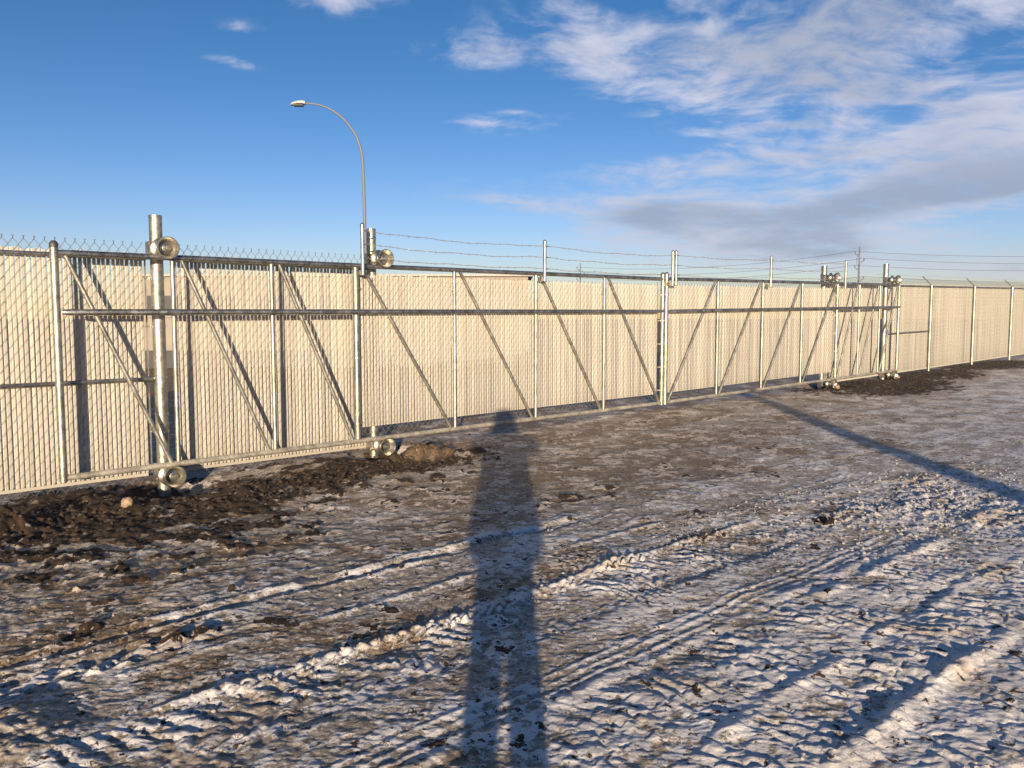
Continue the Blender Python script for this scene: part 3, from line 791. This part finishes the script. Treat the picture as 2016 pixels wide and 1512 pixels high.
def power_pole(x, y, h, label):
    root = thing('power_pole', label, 'power pole', (x, y, 0), 0, 'power poles on the horizon')
    b = MB(); b.tube([(0, 0, 0), (0, 0, h * 0.55), (0, 0, h)], [0.20, 0.17, 0.10], 10); b.obj('pole', M_WOOD, root)
    tips = []
    for k, (dz, sx) in enumerate(((-1.3, -1), (-2.6, 1), (-3.9, -1), (-6.0, 1))):
        a = MB(); a.tube([(0, 0, h + dz - 0.55), (sx * 0.35, -0.05, h + dz - 0.35), (sx * 0.85, -0.1, h + dz)], 0.07, 6); a.obj('crossarm', M_WOOD, root)
        a = MB(); a.lathe([(0.05, 0), (0.13, 0.05), (0.06, 0.12), (0.13, 0.18), (0.06, 0.26), (0.12, 0.32), (0.04, 0.42)], 10, 'Z', (sx * 0.85, -0.1, h + dz)); a.obj('insulator', M_WOOD, root)
        tips.append(Vector((x + sx * 0.85, y - 0.1, h + dz + 0.42)))
    a = MB(); a.tube([(0, 0, h - 1), (-0.5, 0, h - 2.2), (-0.45, 0, h - 3.2), (0, 0, h - 4)], 0.035, 5); a.obj('jumper', M_LINE, root)
    return tips


t1_ = power_pole(65.5, 158, 15.0, 'taller wooden power pole standing above the right gate leaf end')
t2_ = power_pole(16.6, 203, 14.8, 'small distant wooden power pole above the left gate leaf, right of its middle extension post')
t3_ = power_pole(123, 152, 14.4, 'power pole carrying the lines on beyond the right edge')
for i, (a, b) in enumerate(zip(t2_, t1_)):
    q = MB(); q.tube([a + (b - a) * (k / 14) - Vector((0, 0, 1.6 * 4 * (k / 14) * (1 - k / 14))) for k in range(15)], 0.028, 4)
    tag(q.obj('power_line', M_LINE), ['highest', 'second highest', 'third highest', 'lowest'][i] + ' wire strung between the two distant power poles', 'power line', 'distant overhead wires')
for i, (a, b) in enumerate(zip(t1_, t3_)):
    q = MB(); q.tube([a + (b - a) * (k / 14) - Vector((0, 0, 0.9 * 4 * (k / 14) * (1 - k / 14))) for k in range(15)], 0.028, 4)
    tag(q.obj('power_line', M_LINE), ['highest', 'second highest', 'third highest', 'lowest'][i] + ' overhead wire running right from the taller power pole', 'power line', 'distant overhead wires')

# ------------------------------------------------------------------ low building glimpsed through the slats
bld = thing('site_building', 'long low beige building glimpsed through the slat gaps behind the fence', 'building', (-5.6, 26, 0))
M_WALL = plain('beige_siding', (0.27, 0.235, 0.19), 0.8, 2, 0.08); M_DARK = plain('dark_window_and_shade', (0.035, 0.033, 0.035), 0.4)
b = MB(); b.box((0, 1.5, 1.75), (12.2, 3.0, 2.3)); b.obj('wall', M_WALL, bld, False)
b = MB(); b.box((0, 1.5, 2.94), (12.5, 3.3, 0.07)); b.obj('roof', plain('roof_edge', (0.35, 0.33, 0.30), 0.7), bld, False)
b = MB(); b.box((0, 1.55, 0.3), (12.0, 2.8, 0.6)); b.obj('underfloor_shade', M_DARK, bld, False)  # dark box painted in as the shade beneath the raised building
for k in range(7):
    b = MB(); b.box((-5.2 + k * 1.72, -0.02, 2.0), (1.15, 0.05, 0.62)); f = b.obj('window', M_DARK, bld, False)
    c = MB(); c.box((-5.2 + k * 1.72, -0.05, 1.66), (1.25, 0.10, 0.06)); c.obj('sill', M_WALL, f, False)

# ------------------------------------------------------------------ pole behind the viewer that throws the long shadow
pz = MB(); pz.tube([(-0.16, 0, -0.3), (0, 0, 1.6), (0.18, 0, 3.02), (0.21, 0, 3.24)], [0.20, 0.19, 0.16, 0.06], 24)
po = thing('shadow_pole', 'thick round post outside the view whose long dark shadow crosses the ice at right', 'post', (4.70, -6.0, 0))
pz.obj('shaft', plain('pole_concrete', (0.35, 0.33, 0.30), 0.9), po)
pz = MB(); pz.lathe([(0.27, -0.1), (0.27, 0.06), (0.22, 0.10)], 24, 'Z'); pz.obj('footing', plain('footing_concrete', (0.32, 0.31, 0.29), 0.9), po)

# ------------------------------------------------------------------ stones and clods
M_ROCK = plain('tan_stone', (0.30, 0.215, 0.135), 0.9, 25, 0.25)
ICO = [(0, 0, 1)] + [(0.894 * math.cos(2 * math.pi * k / 5), 0.894 * math.sin(2 * math.pi * k / 5), 0.447) for k in range(5)] + \
      [(0.894 * math.cos(2 * math.pi * (k + .5) / 5), 0.894 * math.sin(2 * math.pi * (k + .5) / 5), -0.447) for k in range(5)] + [(0, 0, -1)]
ICF = [(0, 1 + k, 1 + (k + 1) % 5) for k in range(5)] + [(1 + k, 6 + k, 1 + (k + 1) % 5) for k in range(5)] + [(1 + (k + 1) % 5, 6 + k, 6 + (k + 1) % 5) for k in range(5)] + [(6 + k, 11, 6 + (k + 1) % 5) for k in range(5)]


def rock(x, y, r, label, sq=(1, .7, .7)):
    import bmesh
    bm = bmesh.new(); bmesh.ops.create_icosphere(bm, subdivisions=3, radius=1)
    se = random.random() * 90
    co = np.array([v.co[:] for v in bm.verts]); d = 1 + 0.35 * perlin(co[:, 0] * 1.3 + se, co[:, 1] * 1.3 + co[:, 2], 3) + 0.12 * perlin(co[:, 0] * 4 + se, co[:, 2] * 4 + co[:, 1] * 3, 8)
    for v, k in zip(bm.verts, d): v.co = Vector((v.co.x * sq[0], v.co.y * sq[1], v.co.z * sq[2])) * float(k) * r
    me = bpy.data.meshes.new('stone'); bm.to_mesh(me); bm.free(); me.materials.append(M_ROCK)
    for p_ in me.polygons: p_.use_smooth = True
    o = link('stone', me, None, (x, y, gz(x, y) + r * 0.45)); o.rotation_euler = (0, 0, random.uniform(0, 6))
    tag(o, label, 'stone')


def at(t, v): p_ = LL.P + LL.u * t - LL.n * v; return p_.x, p_.y


rock(*at(0.22, 1.05), 0.058, 'pale tan stone lying on dark soil in front of the nearest post', (1, .75, .75))
rock(*at(14.95, 0.55), 0.075, 'tan stone in dark soil left of the shorter roller post')
rock(*at(19.05, 0.15), 0.10, 'pale stone beneath the bottom rollers of the tallest post')
rock(*at(1.75, 0.75), 0.022, 'tiny yellowish pebble on the soil right of the nearest post')


def scatter(name, label, n, sampler, smin, smax, mat, sink=0.25):
    xs, ys, ss = sampler(n, smin, smax)
    a = np.array(xs)[None, :]; b = np.array(ys)[None, :]
    zz = ground_fields(a, b, np.full(a.shape, 60.0))[0][0]
    base = np.array(ICO); V = []; F = []
    for i in range(len(xs)):
        j = base * (1 + rng.uniform(-0.35, 0.35, (12, 1))) * ss[i] * np.array([1, rng.uniform(.6, 1), rng.uniform(.5, .85)])
        c, s = math.cos(i), math.sin(i)
        j = np.stack([j[:, 0] * c - j[:, 1] * s, j[:, 0] * s + j[:, 1] * c, j[:, 2]], 1) + [xs[i], ys[i], zz[i] + ss[i] * sink]
        o = len(V); V.extend(map(tuple, j)); F.extend([(a_ + o, b_ + o, c_ + o) for a_, b_, c_ in ICF])
    mb = MB(); mb.v = V; mb.f = F; o = mb.obj(name, mat, None, False); tag(o, label, kind='stuff'); return o


def samp_soil(n, a, b):
    xs, ys, ss = [], [], []
    areas = [(-1.4, 1.9, 0.0, 1.7, 5), (1.2, 4.3, 0.3, 1.5, 5), (13.5, 19, -0.1, 1.8, 3), (18, 27, -0.1, 1.1, 2)]
    W = [q[4] for q in areas]
    for _ in range(n):
        q = random.choices(areas, W)[0]; t = random.uniform(q[0], q[1]); v = random.uniform(q[2], q[3])
        x, y = at(t, v); xs.append(x); ys.append(y); ss.append(a + (b - a) * random.random() ** 4 * (1.5 if t > 10 else 1))
    return xs, ys, ss


def samp_snow(n, a, b):
    xs, ys, ss = [], [], []
    while len(xs) < n:
        m = random.random()
        if m < 0.5: t, v = random.gauss(5.4, 1.1), random.gauss(6.0, 0.45)
        elif m < 0.62: t, v = random.uniform(2.6, 5.2), random.gauss(4.95, 0.10)
        elif m < 0.74: t, v = random.uniform(-2, 2.5), random.gauss(4.2, 0.16)
        elif m < 0.86: t, v = random.uniform(-1.2, 3.5), random.gauss(5.26, 0.10)
        else: t, v = random.uniform(0, 9), random.uniform(5.5, 8.2)
        x, y = at(t, v)
        if y < 2.4: continue
        xs.append(x); ys.append(y); ss.append((a + (b - a) * random.random() ** 3.5) * (1.3 if m < 0.5 else 0.8))
    return xs, ys, ss


M_CLOD = plain('soil_clod', (0.040, 0.026, 0.016), 0.95, 12, 0.5)
M_CRUMB = plain('snow_crumb', (0.33, 0.31, 0.29), 0.7, 12, 0.12)
scatter('soil_clods', 'loose brown soil clods strewn along the fence and posts', 3600, samp_soil, 0.005, 0.028, M_CLOD)
scatter('snow_crumbs', 'crumbled bits of snow and ice over the tracks', 3800, samp_snow, 0.003, 0.015, M_CRUMB)


# ------------------------------------------------------------------ the photographer (out of view, casts the long shadow)
def skin(name, chain, mat, parent, level=2):
    """chain: list of (co, radius, parent index)"""
    me = bpy.data.meshes.new(name)
    me.from_pydata([c[0] for c in chain], [(c[2], i) for i, c in enumerate(chain) if c[2] is not None], [])
    o = link(name, me, parent); md = o.modifiers.new('skin', 'SKIN'); md.use_smooth_shade = True
    for i, c in enumerate(chain):
        r = c[1] if isinstance(c[1], tuple) else (c[1], c[1]); me.skin_vertices[0].data[i].radius = r
    me.skin_vertices[0].data[0].use_root = True
    s = o.modifiers.new('sub', 'SUBSURF'); s.levels = level; s.render_levels = level
    me.materials.append(mat); return o


def person():
    root = thing('person', 'person in a hooded dark parka holding up a phone, seen only as the long shadow', 'person', (-0.005, -0.36, 0))
    M_SKIN = plain('skin', (0.5, 0.32, 0.24), 0.6, 10, 0.05); M_COAT = plain('parka_cloth', (0.05, 0.055, 0.07), 0.9, 20, 0.3); M_JEAN = plain('trousers', (0.05, 0.06, 0.09), 0.9, 20, 0.3)
    M_BOOT = plain('boots', (0.03, 0.025, 0.02), 0.7, 20, 0.3)
    body = []
    def a(co, r, p): body.append((co, r, p)); return len(body) - 1
    pel = a((0, 0, 0.94), (0.13, 0.10), None); wa = a((0, 0, 1.12), (0.125, 0.095), pel); ch = a((0, -0.01, 1.34), (0.15, 0.105), wa); nk = a((0, 0, 1.52), 0.055, ch)
    hd0 = a((0, 0.02, 1.60), (0.062, 0.075), nk); hd1 = a((0, 0.02, 1.68), (0.072, 0.09), hd0); a((0, 0.015, 1.755), (0.06, 0.075), hd1)
    nose = a((0, 0.115, 1.655), 0.012, hd1)
    for s in (-1, 1):
        sh = a((s * 0.17, -0.01, 1.45), 0.055, ch); elb = a((s * 0.30, 0.10, 1.34), 0.042, sh); wr = a((s * 0.125, 0.20, 1.50), 0.028, elb); pm = a((s * 0.105, 0.215, 1.56), (0.032, 0.018), wr)
        for k in range(4):
            f1 = a((s * (0.115 - 0.006 * k), 0.235 - 0.002 * k, 1.585 - 0.018 * k), 0.009, pm); f2 = a((s * 0.095, 0.25, 1.60 - 0.019 * k), 0.0085, f1); a((s * (0.075 + 0.003 * k), 0.245, 1.605 - 0.019 * k), 0.0075, f2)
        th1 = a((s * 0.09, 0.205, 1.59), 0.010, pm); a((s * 0.072, 0.215, 1.605), 0.009, th1)
        hip = a((s * 0.085, 0, 0.88), 0.088, pel); kn = a((s * 0.088, 0.02, 0.50), 0.058, hip); an = a((s * 0.088, -0.02, 0.10), 0.042, kn); a((s * 0.098, 0.12, 0.045), (0.042, 0.03), an)
    skin('body', body, M_SKIN, root)
    coat = []
    def c(co, r, p): coat.append((co, r, p)); return len(coat) - 1
    h0 = c((0, 0, 0.72), (0.27, 0.16), None); h1 = c((0, 0, 0.88), (0.335, 0.17), h0); h2 = c((0, 0, 1.16), (0.26, 0.15), h1); h3 = c((0, -0.01, 1.38), (0.31, 0.16), h2); h4 = c((0, 0, 1.56), (0.21, 0.14), h3)
    h5 = c((0, -0.02, 1.68), (0.155, 0.15), h4); h6 = c((0, -0.02, 1.79), (0.21, 0.18), h5); c((0, -0.03, 1.93), (0.12, 0.12), h6)
    for s in (-1, 1):
        sh = c((s * 0.27, -0.01, 1.46), 0.12, h3); el_ = c((s * 0.43, 0.08, 1.41), 0.11, sh); c((s * 0.15, 0.18, 1.50), 0.07, el_)
    skin('parka', coat, M_COAT, root)
    for s in (-1, 1):
        skin('trouser_leg', [((s * 0.085, 0, 0.86), 0.115, None), ((s * 0.085, 0.01, 0.62), 0.100, 0), ((s * 0.094, 0.01, 0.44), 0.078, 1), ((s * 0.100, -0.01, 0.12), 0.070, 2)], M_JEAN, root)
        skin('boot', [((s * 0.098, -0.03, 0.14), 0.056, None), ((s * 0.098, -0.02, 0.06), 0.055, 0), ((s * 0.102, 0.10, 0.045), (0.05, 0.04), 1), ((s * 0.106, 0.19, 0.035), (0.04, 0.03), 2)], M_BOOT, root)


person()
